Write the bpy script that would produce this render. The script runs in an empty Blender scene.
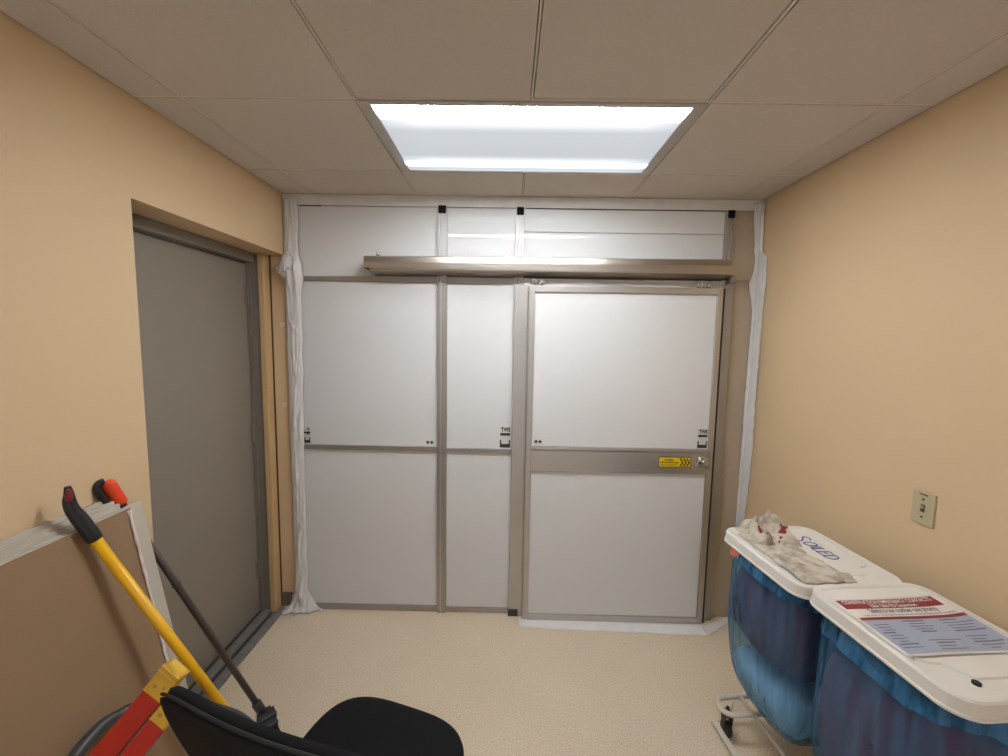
import bpy, bmesh, math, random
from mathutils import Vector, Matrix, noise
random.seed(7)
S = bpy.context.scene
COL = S.collection
R = math.radians

# ---------------------------------------------------------------- camera, world, light, exposure
LW, RW, D, ZC = -1.3237, 1.4462, 2.4533, 2.5379     # left wall, right wall, partition, ceiling
BACK = -2.2                                          # rear end of the room, left open for the world fill
GX, GY, G = -1.1543, 1.4969, 0.6096                  # ceiling grid origin and pitch

cam_d = bpy.data.cameras.new('camera')
cam = bpy.data.objects.new('camera', cam_d)
COL.objects.link(cam)
cam_d.sensor_fit = 'HORIZONTAL'
cam_d.sensor_width = 36.0
cam_d.lens = 410.5 / 1008 * 36.0
cam_d.clip_start = 0.02
_r = Vector((0.99979678, 0.01154164, 0.01652871))
_u = Vector((-0.01753671, 0.09352611, 0.99546237))
_f = Vector((-0.0099434, 0.99554993, -0.09370951))
cam.matrix_world = Matrix(((_r.x, _u.x, -_f.x, 0), (_r.y, _u.y, -_f.y, 0), (_r.z, _u.z, -_f.z, 1.7213), (0, 0, 0, 1)))
S.camera = cam

w = bpy.data.worlds.new('world')
S.world = w
w.use_nodes = True
w.node_tree.nodes['Background'].inputs[0].default_value = (0.96, 0.98, 1.0, 1)
w.node_tree.nodes['Background'].inputs[1].default_value = 0.72     # even fill light, added through the rear end left open for it

S.view_settings.view_transform = 'Standard'
S.view_settings.look = 'None'
S.view_settings.gamma = 1.0
S.view_settings.use_curve_mapping = False
S.view_settings.exposure = 0.0
LENS_BAND = 160.0      # lens radiance over the tubes
LENS_MID = 0.64      # lens radiance between the tubes
REAR_LENS = 11.0      # unseen fixture added behind the camera as fill light

# ---------------------------------------------------------------- materials
def srgb(r, g, b):
    f = lambda c: (c / 255 / 12.92) if c / 255 <= 0.04045 else ((c / 255 + 0.055) / 1.055) ** 2.4
    return (f(r), f(g), f(b), 1)

def mat(name, col, rough=0.5, metal=0.0, bump=0.0, bscale=200.0, var=0.0, vscale=6.0, stretch=None, coat=0.0, spec=0.5):
    m = bpy.data.materials.new(name)
    m.use_nodes = True
    nt = m.node_tree
    b = nt.nodes['Principled BSDF']
    b.inputs['Base Color'].default_value = col
    b.inputs['Roughness'].default_value = rough
    b.inputs['Metallic'].default_value = metal
    b.inputs['Coat Weight'].default_value = coat
    b.inputs['Specular IOR Level'].default_value = spec
    tc = nt.nodes.new('ShaderNodeTexCoord')
    mp = nt.nodes.new('ShaderNodeMapping')
    nt.links.new(tc.outputs['Object'], mp.inputs['Vector'])
    if stretch:
        mp.inputs['Scale'].default_value = stretch
    if var > 0:
        n = nt.nodes.new('ShaderNodeTexNoise')
        n.inputs['Scale'].default_value = vscale
        n.inputs['Detail'].default_value = 5
        nt.links.new(mp.outputs[0], n.inputs['Vector'])
        r = nt.nodes.new('ShaderNodeMapRange')
        r.inputs['From Min'].default_value = 0.3
        r.inputs['From Max'].default_value = 0.7
        r.inputs['To Min'].default_value = 1 - var
        r.inputs['To Max'].default_value = 1 + var
        nt.links.new(n.outputs['Fac'], r.inputs['Value'])
        mx = nt.nodes.new('ShaderNodeVectorMath')
        mx.operation = 'SCALE'
        mx.inputs[0].default_value = col[:3]
        nt.links.new(r.outputs[0], mx.inputs['Scale'])
        nt.links.new(mx.outputs[0], b.inputs['Base Color'])
    if bump > 0:
        n = nt.nodes.new('ShaderNodeTexNoise')
        n.inputs['Scale'].default_value = bscale
        n.inputs['Detail'].default_value = 3
        nt.links.new(mp.outputs[0], n.inputs['Vector'])
        bp = nt.nodes.new('ShaderNodeBump')
        bp.inputs['Strength'].default_value = bump
        bp.inputs['Distance'].default_value = 0.002
        nt.links.new(n.outputs['Fac'], bp.inputs['Height'])
        nt.links.new(bp.outputs[0], b.inputs['Normal'])
    return m

M = {}
M['wall'] = mat('beige wall paint', srgb(214, 186, 148), 0.6, bump=0.25, bscale=260, var=0.02, vscale=2)
M['tan_trim'] = mat('tan frame paint', srgb(200, 168, 122), 0.45, bump=0.05, var=0.02)
M['tile'] = mat('ceiling tile', srgb(208, 200, 192), 0.9, bump=0.8, bscale=420, var=0.03, vscale=160)
M['grid'] = mat('ceiling grid paint', srgb(226, 218, 208), 0.5)
M['grey_door'] = mat('grey door paint', srgb(138, 128, 116), 0.42, bump=0.06, bscale=300, var=0.03, vscale=3)
M['grey_frame'] = mat('grey frame paint', srgb(126, 118, 108), 0.45, var=0.03)
M['alu'] = mat('brushed aluminium', (0.52, 0.49, 0.46, 1), 0.36, 0.85, bump=0.05, bscale=60, stretch=(1, 1, 30))
M['alu_dark'] = mat('satin aluminium rail', (0.40, 0.375, 0.345, 1), 0.42, 0.75)
M['alu_bright'] = mat('bright aluminium', (0.56, 0.545, 0.53, 1), 0.45, 0.3)
M['steel'] = mat('stainless steel', (0.47, 0.42, 0.36, 1), 0.33, 0.95, bump=0.12, bscale=3, var=0.1, vscale=2.0, stretch=(1, 12, 12))
M['panel'] = mat('white laminate panel', srgb(216, 215, 214), 0.5, var=0.01, vscale=1.5, coat=0.22, spec=0.15)
M['panel'].node_tree.nodes['Principled BSDF'].inputs['Coat Roughness'].default_value = 0.012
M['filler'] = mat('filler panel with painted wall reflection', srgb(178, 164, 144), 0.35, 0.1, var=0.02)  # aluminium; the beige wall's reflection is painted in as base colour
M['black'] = mat('black plastic', (0.006, 0.006, 0.006, 1), 0.7, spec=0.1)
M['gap'] = mat('painted gap shade and plug', (0.02, 0.017, 0.015, 1), 0.8)  # near-black: painted shade of the gaps, also the lid plug
M['ink'] = mat('black print', (0.02, 0.02, 0.022, 1), 0.5)
M['white_print'] = mat('white print', (0.85, 0.82, 0.82, 1), 0.5)
M['sticker_white'] = mat('white sticker', srgb(206, 202, 197), 0.35)
M['yellow_sticker'] = mat('yellow sticker', srgb(232, 200, 20), 0.35)
M['light_frame'] = mat('light fixture frame', srgb(182, 178, 174), 0.4, 0.3)
M['sill'] = mat('grey rubber threshold', srgb(124, 121, 116), 0.4, 0.15, var=0.12, vscale=25)
M['sill_dark'] = mat('dark threshold groove', srgb(58, 58, 58), 0.45)
M['plastic'] = mat('white poly sheeting', srgb(216, 213, 210), 0.28, bump=0.3, bscale=40, var=0.05, vscale=14, spec=0.6)
M['floor_tape'] = mat('white floor tape', srgb(226, 222, 218), 0.4, var=0.04, vscale=20)
M['switch'] = mat('almond switch plate', srgb(186, 172, 138), 0.35)
M['switch_dark'] = mat('dark slot', srgb(66, 58, 44), 0.5)
M['lid'] = mat('white lid plastic', srgb(222, 217, 208), 0.35, bump=0.08, bscale=300, var=0.015, vscale=8)
M['tube'] = mat('white painted tube', srgb(206, 198, 182), 0.35)
M['caster'] = mat('black caster', (0.015, 0.014, 0.013, 1), 0.4)
M['chrome'] = mat('chrome', (0.6, 0.59, 0.57, 1), 0.22, 1.0)
M['paper'] = mat('laminated paper', srgb(224, 216, 208), 0.3, coat=0.4)
M['paper_red'] = mat('dark red print', srgb(134, 32, 36), 0.35)
M['paper_blue'] = mat('grey blue print', srgb(160, 168, 186), 0.35)
M['line'] = mat('grey print', srgb(104, 104, 118), 0.5)
M['marker'] = mat('blue marker', srgb(40, 38, 140), 0.5)
M['purple_cloth'] = mat('dark purple cloth', srgb(128, 80, 92), 0.95, bump=0.6, bscale=30, var=0.35, vscale=14, stretch=(1, 1, 0.15))
M['teal_cloth'] = mat('pale teal cloth', srgb(190, 215, 225), 0.95, bump=0.5, bscale=25, var=0.15, vscale=9)
M['orange_cloth'] = mat('orange cloth', srgb(236, 128, 96), 0.9, bump=0.4, bscale=30)
M['chair_fabric'] = mat('black chair fabric', (0.0095, 0.0095, 0.010, 1), 0.95, spec=0.2, bump=0.5, bscale=900, var=0.2, vscale=500)
M['chair_shell'] = mat('black chair shell', (0.010, 0.010, 0.011, 1), 0.75, bump=0.15, bscale=500, spec=0.25)
M['chair_trim'] = mat('black chair piping', (0.016, 0.016, 0.017, 1), 0.6)
M['yellow'] = mat('yellow fibreglass', srgb(238, 180, 22), 0.35, var=0.04, vscale=20)
M['yellow_cap'] = mat('yellow ladder plastic', srgb(226, 180, 58), 0.5, var=0.08, vscale=22)
M['red_rail'] = mat('red fibreglass rail', srgb(196, 48, 32), 0.42, bump=0.25, bscale=120, var=0.07, vscale=30)
M['rivet'] = mat('rivet steel', (0.5, 0.42, 0.3, 1), 0.35, 0.9)
M['rubber'] = mat('black rubber grip', (0.010, 0.010, 0.011, 1), 0.4, bump=0.4, bscale=90)
M['dull_red'] = mat('dull red grip inlay', srgb(118, 28, 22), 0.45)
M['orange'] = mat('orange grip', srgb(230, 70, 26), 0.4, bump=0.25, bscale=70, var=0.06, vscale=30)
M['dark_tube'] = mat('dark grey painted tube', srgb(78, 68, 64), 0.4, 0.2)
M['hose'] = mat('dark grey hose', srgb(60, 60, 60), 0.4)
M['board_face'] = mat('brown drywall paper', srgb(142, 115, 86), 0.9, bump=0.25, bscale=150, var=0.04, vscale=3)
M['board_edge'] = mat('white drywall edge', srgb(205, 196, 184), 0.8, bump=0.6, bscale=60, var=0.09, vscale=22)
M['board_pale'] = mat('pale drywall paper', srgb(186, 178, 164), 0.85, var=0.05, vscale=8)
M['tape_pink'] = mat('pale edge tape', srgb(222, 206, 200), 0.5, var=0.1, vscale=30)

def floor_mat():
    m = mat('speckled beige vinyl', srgb(196, 176, 150), 0.38, bump=0.06, bscale=120)
    nt = m.node_tree
    b = nt.nodes['Principled BSDF']
    tc = nt.nodes.new('ShaderNodeTexCoord')
    n1 = nt.nodes.new('ShaderNodeTexNoise'); n1.inputs['Scale'].default_value = 170; n1.inputs['Detail'].default_value = 4
    n2 = nt.nodes.new('ShaderNodeTexNoise'); n2.inputs['Scale'].default_value = 3.0; n2.inputs['Detail'].default_value = 6
    nt.links.new(tc.outputs['Object'], n1.inputs['Vector']); nt.links.new(tc.outputs['Object'], n2.inputs['Vector'])
    cr = nt.nodes.new('ShaderNodeValToRGB')
    e = cr.color_ramp.elements
    e[0].position = 0.32; e[0].color = srgb(192, 171, 144)
    e[1].position = 0.5; e[1].color = srgb(214, 196, 170)
    x = e.new(0.68); x.color = srgb(226, 211, 187)
    nt.links.new(n1.outputs['Fac'], cr.inputs[0])
    r = nt.nodes.new('ShaderNodeMapRange'); r.inputs['To Min'].default_value = 0.93; r.inputs['To Max'].default_value = 1.07
    nt.links.new(n2.outputs['Fac'], r.inputs['Value'])
    v = nt.nodes.new('ShaderNodeVectorMath'); v.operation = 'SCALE'
    nt.links.new(cr.outputs[0], v.inputs[0]); nt.links.new(r.outputs[0], v.inputs['Scale'])
    nt.links.new(v.outputs[0], b.inputs['Base Color'])
    return m
M['floor'] = floor_mat()

def bag_mat(name, c_t, c_s, lo, hi):
    m = bpy.data.materials.new(name)
    m.use_nodes = True
    nt = m.node_tree
    b = nt.nodes['Principled BSDF']
    b.inputs['Base Color'].default_value = c_s
    b.inputs['Roughness'].default_value = 0.3
    b.inputs['Specular IOR Level'].default_value = 0.7
    tr = nt.nodes.new('ShaderNodeBsdfTransparent'); tr.inputs[0].default_value = c_t
    mix = nt.nodes.new('ShaderNodeMixShader')
    tc = nt.nodes.new('ShaderNodeTexCoord'); mp = nt.nodes.new('ShaderNodeMapping')
    mp.inputs['Scale'].default_value = (1, 1, 0.12)
    n = nt.nodes.new('ShaderNodeTexNoise'); n.inputs['Scale'].default_value = 34; n.inputs['Detail'].default_value = 4
    nt.links.new(tc.outputs['Object'], mp.inputs[0]); nt.links.new(mp.outputs[0], n.inputs['Vector'])
    r = nt.nodes.new('ShaderNodeMapRange')
    r.inputs['From Min'].default_value = 0.35; r.inputs['From Max'].default_value = 0.68
    r.inputs['To Min'].default_value = lo; r.inputs['To Max'].default_value = hi
    nt.links.new(n.outputs['Fac'], r.inputs['Value'])
    nt.links.new(r.outputs[0], mix.inputs[0])
    nt.links.new(tr.outputs[0], mix.inputs[1]); nt.links.new(b.outputs[0], mix.inputs[2])
    nt.links.new(mix.outputs[0], nt.nodes['Material Output'].inputs[0])
    bp = nt.nodes.new('ShaderNodeBump'); bp.inputs['Strength'].default_value = 0.5; bp.inputs['Distance'].default_value = 0.004
    nt.links.new(n.outputs['Fac'], bp.inputs['Height']); nt.links.new(bp.outputs[0], b.inputs['Normal'])
    return m
M['bag'] = bag_mat('translucent blue bag film', (0.62, 0.76, 0.88, 1), srgb(62, 124, 166), 0.12, 0.50)
M['cuff'] = bag_mat('folded blue bag film', (0.34, 0.60, 0.80, 1), srgb(58, 128, 176), 0.30, 0.75)

def rag_mat():
    m = mat('stained grey rag', srgb(176, 164, 146), 0.95, bump=0.8, bscale=220)
    nt = m.node_tree
    b = nt.nodes['Principled BSDF']
    tc = nt.nodes.new('ShaderNodeTexCoord')
    n = nt.nodes.new('ShaderNodeTexNoise'); n.inputs['Scale'].default_value = 24; n.inputs['Detail'].default_value = 5
    nt.links.new(tc.outputs['Object'], n.inputs['Vector'])
    cr = nt.nodes.new('ShaderNodeValToRGB')
    e = cr.color_ramp.elements
    e[0].position = 0.36; e[0].color = srgb(158, 146, 130)
    e[1].position = 0.58; e[1].color = srgb(198, 187, 170)
    nt.links.new(n.outputs['Fac'], cr.inputs[0]); nt.links.new(cr.outputs[0], b.inputs['Base Color'])
    return m
M['rag'] = rag_mat()
M['rag_red'] = mat('dried red stain', srgb(126, 36, 36), 0.9, bump=0.6, bscale=150)

def lens_mat(name, y0, y1, band, mid, x0, x1):
    """acrylic lens lit by two tubes that run along it"""
    m = bpy.data.materials.new(name)
    m.use_nodes = True
    nt = m.node_tree
    nt.nodes.remove(nt.nodes['Principled BSDF'])
    em = nt.nodes.new('ShaderNodeEmission')
    em.inputs[0].default_value = (0.905, 0.95, 1.0, 1)
    tc = nt.nodes.new('ShaderNodeTexCoord'); sp = nt.nodes.new('ShaderNodeSeparateXYZ')
    nt.links.new(tc.outputs['Object'], sp.inputs[0])
    t = nt.nodes.new('ShaderNodeMapRange')
    t.inputs['From Min'].default_value = y0; t.inputs['From Max'].default_value = y1
    nt.links.new(sp.outputs['Y'], t.inputs['Value'])
    cr = nt.nodes.new('ShaderNodeValToRGB')
    cr.color_ramp.interpolation = 'EASE'
    e = cr.color_ramp.elements
    pts = [(0.0, 0.4), (0.05, 1.0), (0.11, 0.42), (0.16, 0.02), (0.21, 0.0032), (0.36, 0.0004), (0.70, 0.0002), (0.82, 0.0030), (0.86, 0.12), (0.88, 0.42), (0.90, 0.06), (0.93, 0.0016), (0.965, 0.0008), (1.0, 0.002)]
    e[0].position, e[0].color = pts[0][0], (pts[0][1],) * 3 + (1,)
    e[1].position, e[1].color = pts[-1][0], (pts[-1][1],) * 3 + (1,)
    for p, c in pts[1:-1]:
        q = e.new(p); q.color = (c, c, c, 1)
    nt.links.new(t.outputs[0], cr.inputs[0])
    # the tubes stop short of the lens ends
    tx = nt.nodes.new('ShaderNodeMapRange')
    tx.inputs['From Min'].default_value = x0; tx.inputs['From Max'].default_value = x1
    tx.inputs['To Min'].default_value = -1; tx.inputs['To Max'].default_value = 1
    nt.links.new(sp.outputs['X'], tx.inputs['Value'])
    ab = nt.nodes.new('ShaderNodeMath'); ab.operation = 'ABSOLUTE'
    nt.links.new(tx.outputs[0], ab.inputs[0])
    fd = nt.nodes.new('ShaderNodeMapRange')
    fd.inputs['From Min'].default_value = 0.72; fd.inputs['From Max'].default_value = 1.02
    fd.inputs['To Min'].default_value = 1; fd.inputs['To Max'].default_value = 0.12
    nt.links.new(ab.outputs[0], fd.inputs['Value'])
    ml = nt.nodes.new('ShaderNodeMath'); ml.operation = 'MULTIPLY'
    nt.links.new(cr.outputs[0], ml.inputs[0]); nt.links.new(fd.outputs[0], ml.inputs[1])
    ma = nt.nodes.new('ShaderNodeMath'); ma.operation = 'MULTIPLY_ADD'
    ma.inputs[1].default_value = band - mid; ma.inputs[2].default_value = mid
    nt.links.new(ml.outputs[0], ma.inputs[0])
    nt.links.new(ma.outputs[0], em.inputs['Strength'])
    nt.links.new(em.outputs[0], nt.nodes['Material Output'].inputs[0])
    return m

# ---------------------------------------------------------------- mesh helpers
OFF = {}
def bm_box(bm, a, b, bevel=0.0, mi=0):
    """axis aligned box between two corners"""
    a, b = Vector(a), Vector(b)
    lo = Vector((min(a.x, b.x), min(a.y, b.y), min(a.z, b.z))); hi = Vector((max(a.x, b.x), max(a.y, b.y), max(a.z, b.z)))
    r = bmesh.ops.create_cube(bm, size=1)
    vs = r['verts']
    for v in vs:
        v.co = Vector((lo[i] if v.co[i] < 0 else hi[i] for i in range(3)))
    fs = {f for v in vs for f in v.link_faces}
    for f in fs: f.material_index = mi
    if bevel > 0:
        es = {e for v in vs for e in v.link_edges}
        bmesh.ops.bevel(bm, geom=list(es), offset=bevel, segments=2, affect='EDGES', profile=0.5)
    return vs

def box(a, b, bevel=0.0):
    bm = bmesh.new(); bm_box(bm, a, b, bevel); return bm

def obox(bm, c, ex, ey, ez, hx, hy, hz, bevel=0.0, mi=0):
    """oriented box"""
    r = bmesh.ops.create_cube(bm, size=2)
    vs = r['verts']
    ex, ey, ez = Vector(ex).normalized(), Vector(ey).normalized(), Vector(ez).normalized()
    for v in vs:
        v.co = Vector(c) + ex * v.co.x * hx + ey * v.co.y * hy + ez * v.co.z * hz
    for f in {f for v in vs for f in v.link_faces}: f.material_index = mi
    if bevel > 0:
        bmesh.ops.bevel(bm, geom=list({e for v in vs for e in v.link_edges}), offset=bevel, segments=2, affect='EDGES', profile=0.5)

def loft(bm, loops, closed=True, cap0=True, cap1=True, mi=0):
    """skin successive loops of points"""
    vl = [[bm.verts.new(p) for p in l] for l in loops]
    n = len(vl[0])
    for a, b in zip(vl, vl[1:]):
        for i in range(n if closed else n - 1):
            j = (i + 1) % n
            f = bm.faces.new((a[i], a[j], b[j], b[i])); f.material_index = mi; f.smooth = True
    if closed and cap0: f = bm.faces.new(list(reversed(vl[0]))); f.material_index = mi
    if closed and cap1: f = bm.faces.new(vl[-1]); f.material_index = mi
    return vl

def smooth_path(pts, k=8):
    P = [Vector(p) for p in pts]
    out = []
    for i in range(len(P) - 1):
        p0 = P[max(i - 1, 0)]; p1 = P[i]; p2 = P[i + 1]; p3 = P[min(i + 2, len(P) - 1)]
        for j in range(k):
            t = j / k
            out.append(0.5 * ((2 * p1) + (p2 - p0) * t + (2 * p0 - 5 * p1 + 4 * p2 - p3) * t * t + (-p0 + 3 * p1 - 3 * p2 + p3) * t ** 3))
    out.append(P[-1])
    return out

def tube(bm, pts, r, n=16, mi=0, ends=True):
    """round tube along a path, r a number or one per point"""
    P = [Vector(p) for p in pts]
    rs = r if isinstance(r, (list, tuple)) else [r] * len(P)
    t0 = (P[1] - P[0]).normalized()
    ref = Vector((0, 0, 1)) if abs(t0.z) < 0.9 else Vector((1, 0, 0))
    nrm = t0.cross(ref).normalized()
    loops = []
    for i, p in enumerate(P):
        t = (P[min(i + 1, len(P) - 1)] - P[max(i - 1, 0)]).normalized()
        nrm = (nrm - t * nrm.dot(t)).normalized()
        b = t.cross(nrm)
        loops.append([p + (nrm * math.cos(a) + b * math.sin(a)) * rs[i] for a in [2 * math.pi * q / n for q in range(n)]])
    loft(bm, loops, True, ends, ends, mi)

def prism(bm, pts, d, mi=0):
    """polygon pushed along vector d"""
    d = Vector(d)
    a = [bm.verts.new(Vector(p)) for p in pts]; b = [bm.verts.new(Vector(p) + d) for p in pts]
    n = len(a)
    fs = [bm.faces.new(list(reversed(a))), bm.faces.new(b)]
    for i in range(n):
        fs.append(bm.faces.new((a[i], a[(i + 1) % n], b[(i + 1) % n], b[i])))
    for f in fs: f.material_index = mi

def rrect(hx, hy, r, k=8):
    out = []
    for cx, cy, a0 in ((hx - r, hy - r, 0), (-hx + r, hy - r, 90), (-hx + r, -hy + r, 180), (hx - r, -hy + r, 270)):
        for i in range(k + 1):
            a = R(a0 + 90 * i / k)
            out.append((cx + r * math.cos(a), cy + r * math.sin(a)))
    return out

def grid(bm, nu, nv, fn, mi=0):
    vs = [[bm.verts.new(fn(i / nu, j / nv)) for j in range(nv + 1)] for i in range(nu + 1)]
    for i in range(nu):
        for j in range(nv):
            f = bm.faces.new((vs[i][j], vs[i + 1][j], vs[i + 1][j + 1], vs[i][j + 1])); f.smooth = True; f.material_index = mi
    return vs

def obj(name, bm, m, parent=None, kind=None, label=None, recalc=True, flat=False, thick=0.0):
    if parent is not None:
        o = OFF[parent.name]
        for v in bm.verts: v.co -= o
    if recalc: bmesh.ops.recalc_face_normals(bm, faces=bm.faces[:])
    me = bpy.data.meshes.new(name)
    bm.to_mesh(me); bm.free()
    for x in (m if isinstance(m, (list, tuple)) else [m]): me.materials.append(x)
    ob = bpy.data.objects.new(name, me)
    COL.objects.link(ob)
    if parent is not None:
        ob.parent = parent; OFF[ob.name] = OFF[parent.name]
    else:
        OFF[ob.name] = Vector((0, 0, 0))
    if kind: ob['kind'] = kind
    if label: ob['label'] = label
    if thick:
        md = ob.modifiers.new('thickness', 'SOLIDIFY'); md.thickness = thick; md.offset = 0
    return ob

def tag(o, label, cat, group=None):
    o['label'] = label; o['category'] = cat
    if group: o['group'] = group
    return o

def thing(name, label, cat, loc, group=None, rz=0.0, local=False):
    o = bpy.data.objects.new(name, None)
    o.empty_display_size = 0.1
    COL.objects.link(o)
    o.location = loc; o.rotation_euler = (0, 0, rz)
    OFF[o.name] = Vector((0, 0, 0)) if local else Vector(loc)
    return tag(o, label, cat, group)

def single(name, bm, m, label, cat, group=None, thick=0.0, base=None):
    """thing that is one mesh, origin at its base"""
    if base is None:
        n = len(bm.verts); c = sum((v.co for v in bm.verts), Vector()) / n
        base = Vector((c.x, c.y, min(v.co.z for v in bm.verts)))
    base = Vector(base)
    for v in bm.verts: v.co -= base
    ob = obj(name, bm, m, thick=thick)
    ob.location = base
    return tag(ob, label, cat, group)

def text_bm(bm, s, origin, ex, ey, size, ez_off=0.0008, mi=0, width=None, bold=0.0, shear=0.0):
    """flat lettering laid out from origin along ex, up ey"""
    cu = bpy.data.curves.new('t', 'FONT')
    cu.body = s; cu.size = 1.0; cu.offset = bold; cu.shear = shear; cu.resolution_u = 3
    o = bpy.data.objects.new('t', cu); COL.objects.link(o)
    dg = bpy.context.evaluated_depsgraph_get(); dg.update()
    me = bpy.data.meshes.new_from_object(o.evaluated_get(dg))
    xs = [v.co.x for v in me.vertices]
    x0, wd = min(xs), max(xs) - min(xs)
    sx = size if width is None else width / wd
    ex, ey = Vector(ex).normalized(), Vector(ey).normalized(); ez = ex.cross(ey)
    vm = [bm.verts.new(Vector(origin) + ex * (v.co.x - x0) * sx + ey * v.co.y * size + ez * ez_off) for v in me.vertices]
    for p in me.polygons:
        try:
            f = bm.faces.new([vm[i] for i in p.vertices]); f.material_index = mi
        except ValueError: pass
    bpy.data.objects.remove(o); bpy.data.curves.remove(cu); bpy.data.meshes.remove(me)

def rect(bm, o, ex, ey, x0, x1, y0, y1, z, mi=0, th=0.0006):
    """thin plate in the plane (ex, ey)"""
    ex, ey = Vector(ex).normalized(), Vector(ey).normalized(); ez = ex.cross(ey); o = Vector(o)
    prism(bm, [o + ex * a + ey * b + ez * z for a, b in ((x0, y0), (x1, y0), (x1, y1), (x0, y1))], ez * th, mi)

# ================================================================ SETTING
obj('floor', box((-1.75, BACK, -0.05), (RW + 0.1, D + 0.3, 0)), M['floor'], kind='structure')

# left wall with the deep opening of the grey door
OY0, OY1, OZ = 1.466, 2.456, 2.190
bm = bmesh.new()
bm_box(bm, (-1.70, BACK, 0), (LW, OY0, ZC + .16))
bm_box(bm, (-1.70, OY0, OZ), (LW, D + 0.14, ZC + .16))
bm_box(bm, (-1.70, OY1, 0), (LW, D + 0.14, OZ))
obj('wall_left', bm, M['wall'], kind='structure')
obj('wall_right', box((RW, BACK, 0), (RW + 0.1, D + 0.14, ZC + .16)), M['wall'], kind='structure')

# ceiling tiles: lay-in panels in a T-bar grid, 2 ft module, hanging a few millimetres proud
xs = [LW] + [GX + G * i for i in range(5)] + [RW]
y = GY + 2 * G
ys = [D + 0.02]
k = 1
while GY + G * k > BACK:
    ys.append(GY + G * k); k -= 1
ys.append(BACK)
ys.sort()
bm = bmesh.new()
gap = 0.0062
def fixture_cell(i, j):
    y0 = ys[j]
    return i in (2, 3) and (abs(y0 - GY) < 0.01 or abs(y0 - (GY - 5 * G)) < 0.01)
for i in range(len(xs) - 1):
    for j in range(len(ys) - 1):
        if fixture_cell(i, j): continue
        dz = 0.007 if (i == 3 and abs(ys[j + 1] - GY) < 0.01) else random.uniform(0.0, 0.0025)
        bm_box(bm, (xs[i] + gap, ys[j] + gap, ZC + 0.001 + dz), (xs[i + 1] - gap, ys[j + 1] - gap, ZC + 0.02), 0.0012)
obj('ceiling', bm, M['tile'], kind='structure')
bm = bmesh.new()
for x in xs[1:-1]:
    if abs(x - xs[3]) < 0.001:
        for a, b in ((BACK, GY - 5 * G), (GY - 4 * G, GY), (GY + G, D)):
            bm_box(bm, (x - 0.0028, a, ZC + 0.003), (x + 0.0028, b, ZC + 0.03))
    else:
        bm_box(bm, (x - 0.0028, BACK, ZC + 0.003), (x + 0.0028, D, ZC + 0.03))
for yy in ys[1:-1]:
    bm_box(bm, (LW, yy - 0.0028, ZC + 0.003), (RW, yy + 0.0028, ZC + 0.03))
bm_box(bm, (-1.7, BACK, ZC + 0.16), (RW + 0.1, D + 0.14, ZC + 0.18))
obj('trim_1', bm, M['grid'], kind='structure')

# ceiling lights
def ceiling_light(y0, lens, label):
    x0, x1, y1 = xs[2], xs[4], y0 + G
    t = thing('ceiling_light', label, 'ceiling light', ((x0 + x1) / 2, (y0 + y1) / 2, ZC), None)
    bm = bmesh.new()
    f = 0.046
    zt, zb = ZC + 0.008, ZC - 0.004
    for a, b in (((x0 + .004, y0 + .004), (x0 + f, y1 - .004)), ((x1 - f, y0 + .004), (x1 - .004, y1 - .004)),
                 ((x0 + f, y0 + .004), (x1 - f, y0 + 0.026)), ((x0 + f, y1 - 0.02), (x1 - f, y1 - .004))):
        bm_box(bm, (a[0], a[1], zb), (b[0], b[1], zt), 0.002)
    obj('frame', bm, M['light_frame'], t)
    obj('housing', box((x0 + .006, y0 + .006, ZC + 0.01), (x1 - .006, y1 - .006, ZC + 0.10)), M['light_frame'], t)
    l = obj('lens', box((x0 + f + .001, y0 + 0.027, ZC + 0.0), (x1 - f - .001, y1 - 0.021, ZC + 0.006)), lens, t)
    return t
hy = G / 2
ceiling_light(GY, lens_mat('ribbed lens lit by two tubes', -hy + .015, hy - .021, LENS_BAND, LENS_MID, -0.6, 0.6),
              'recessed fluorescent ceiling light with a glowing white lens above the partition')
ceiling_light(GY - 5 * G, lens_mat('added fill light lens', -hy + .015, hy - .021, REAR_LENS, REAR_LENS * 0.8, -0.6, 0.6),
              'unseen recessed ceiling light added over the rear of the room as fill')

# grey door in its opening
obj('door_1', box((-1.57, 1.40, 0.012), (-1.522, 2.392, 2.132), 0.002), M['grey_door'], kind='structure')
d1 = bpy.data.objects['door_1']
for z in (1.95, 1.14, 0.29):
    bm = bmesh.new()
    tube(bm, [(-1.516, 2.395, z - 0.055), (-1.516, 2.395, z + 0.055)], 0.007, 12)
    bm_box(bm, (-1.523, 2.372, z - 0.052), (-1.520, 2.394, z + 0.052))
    obj('hinge', bm, M['grey_frame'], d1)
bm = bmesh.new()
bm_box(bm, (-1.62, 1.36, 2.138), (-1.475, 2.40, 2.190 - .001), 0.003)
bm_box(bm, (-1.70, 2.396, 0), (-1.500, 2.455, 2.19 - .001), 0.002)
bm_box(bm, (-1.500, 2.398, 0.0), (-1.452, 2.4555, 2.1895), 0.003)
bm_box(bm, (-1.70, 1.36, 0), (-1.58, 1.467, 2.138))
obj('trim_2', bm, M['grey_frame'], kind='structure')
bm = bmesh.new()
bm_box(bm, (-1.452, 2.390, 0.0), (-1.418, 2.4555, 2.1895), 0.004)
obj('trim_3', bm, M['tan_trim'], kind='structure')
bm = bmesh.new()
bm_box(bm, (-1.420, 2.451, 0.0), (-1.410, 2.4562, 2.19))
obj('trim_4', bm, mat('dark frame joint', srgb(88, 62, 38), 0.8), kind='structure')
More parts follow.
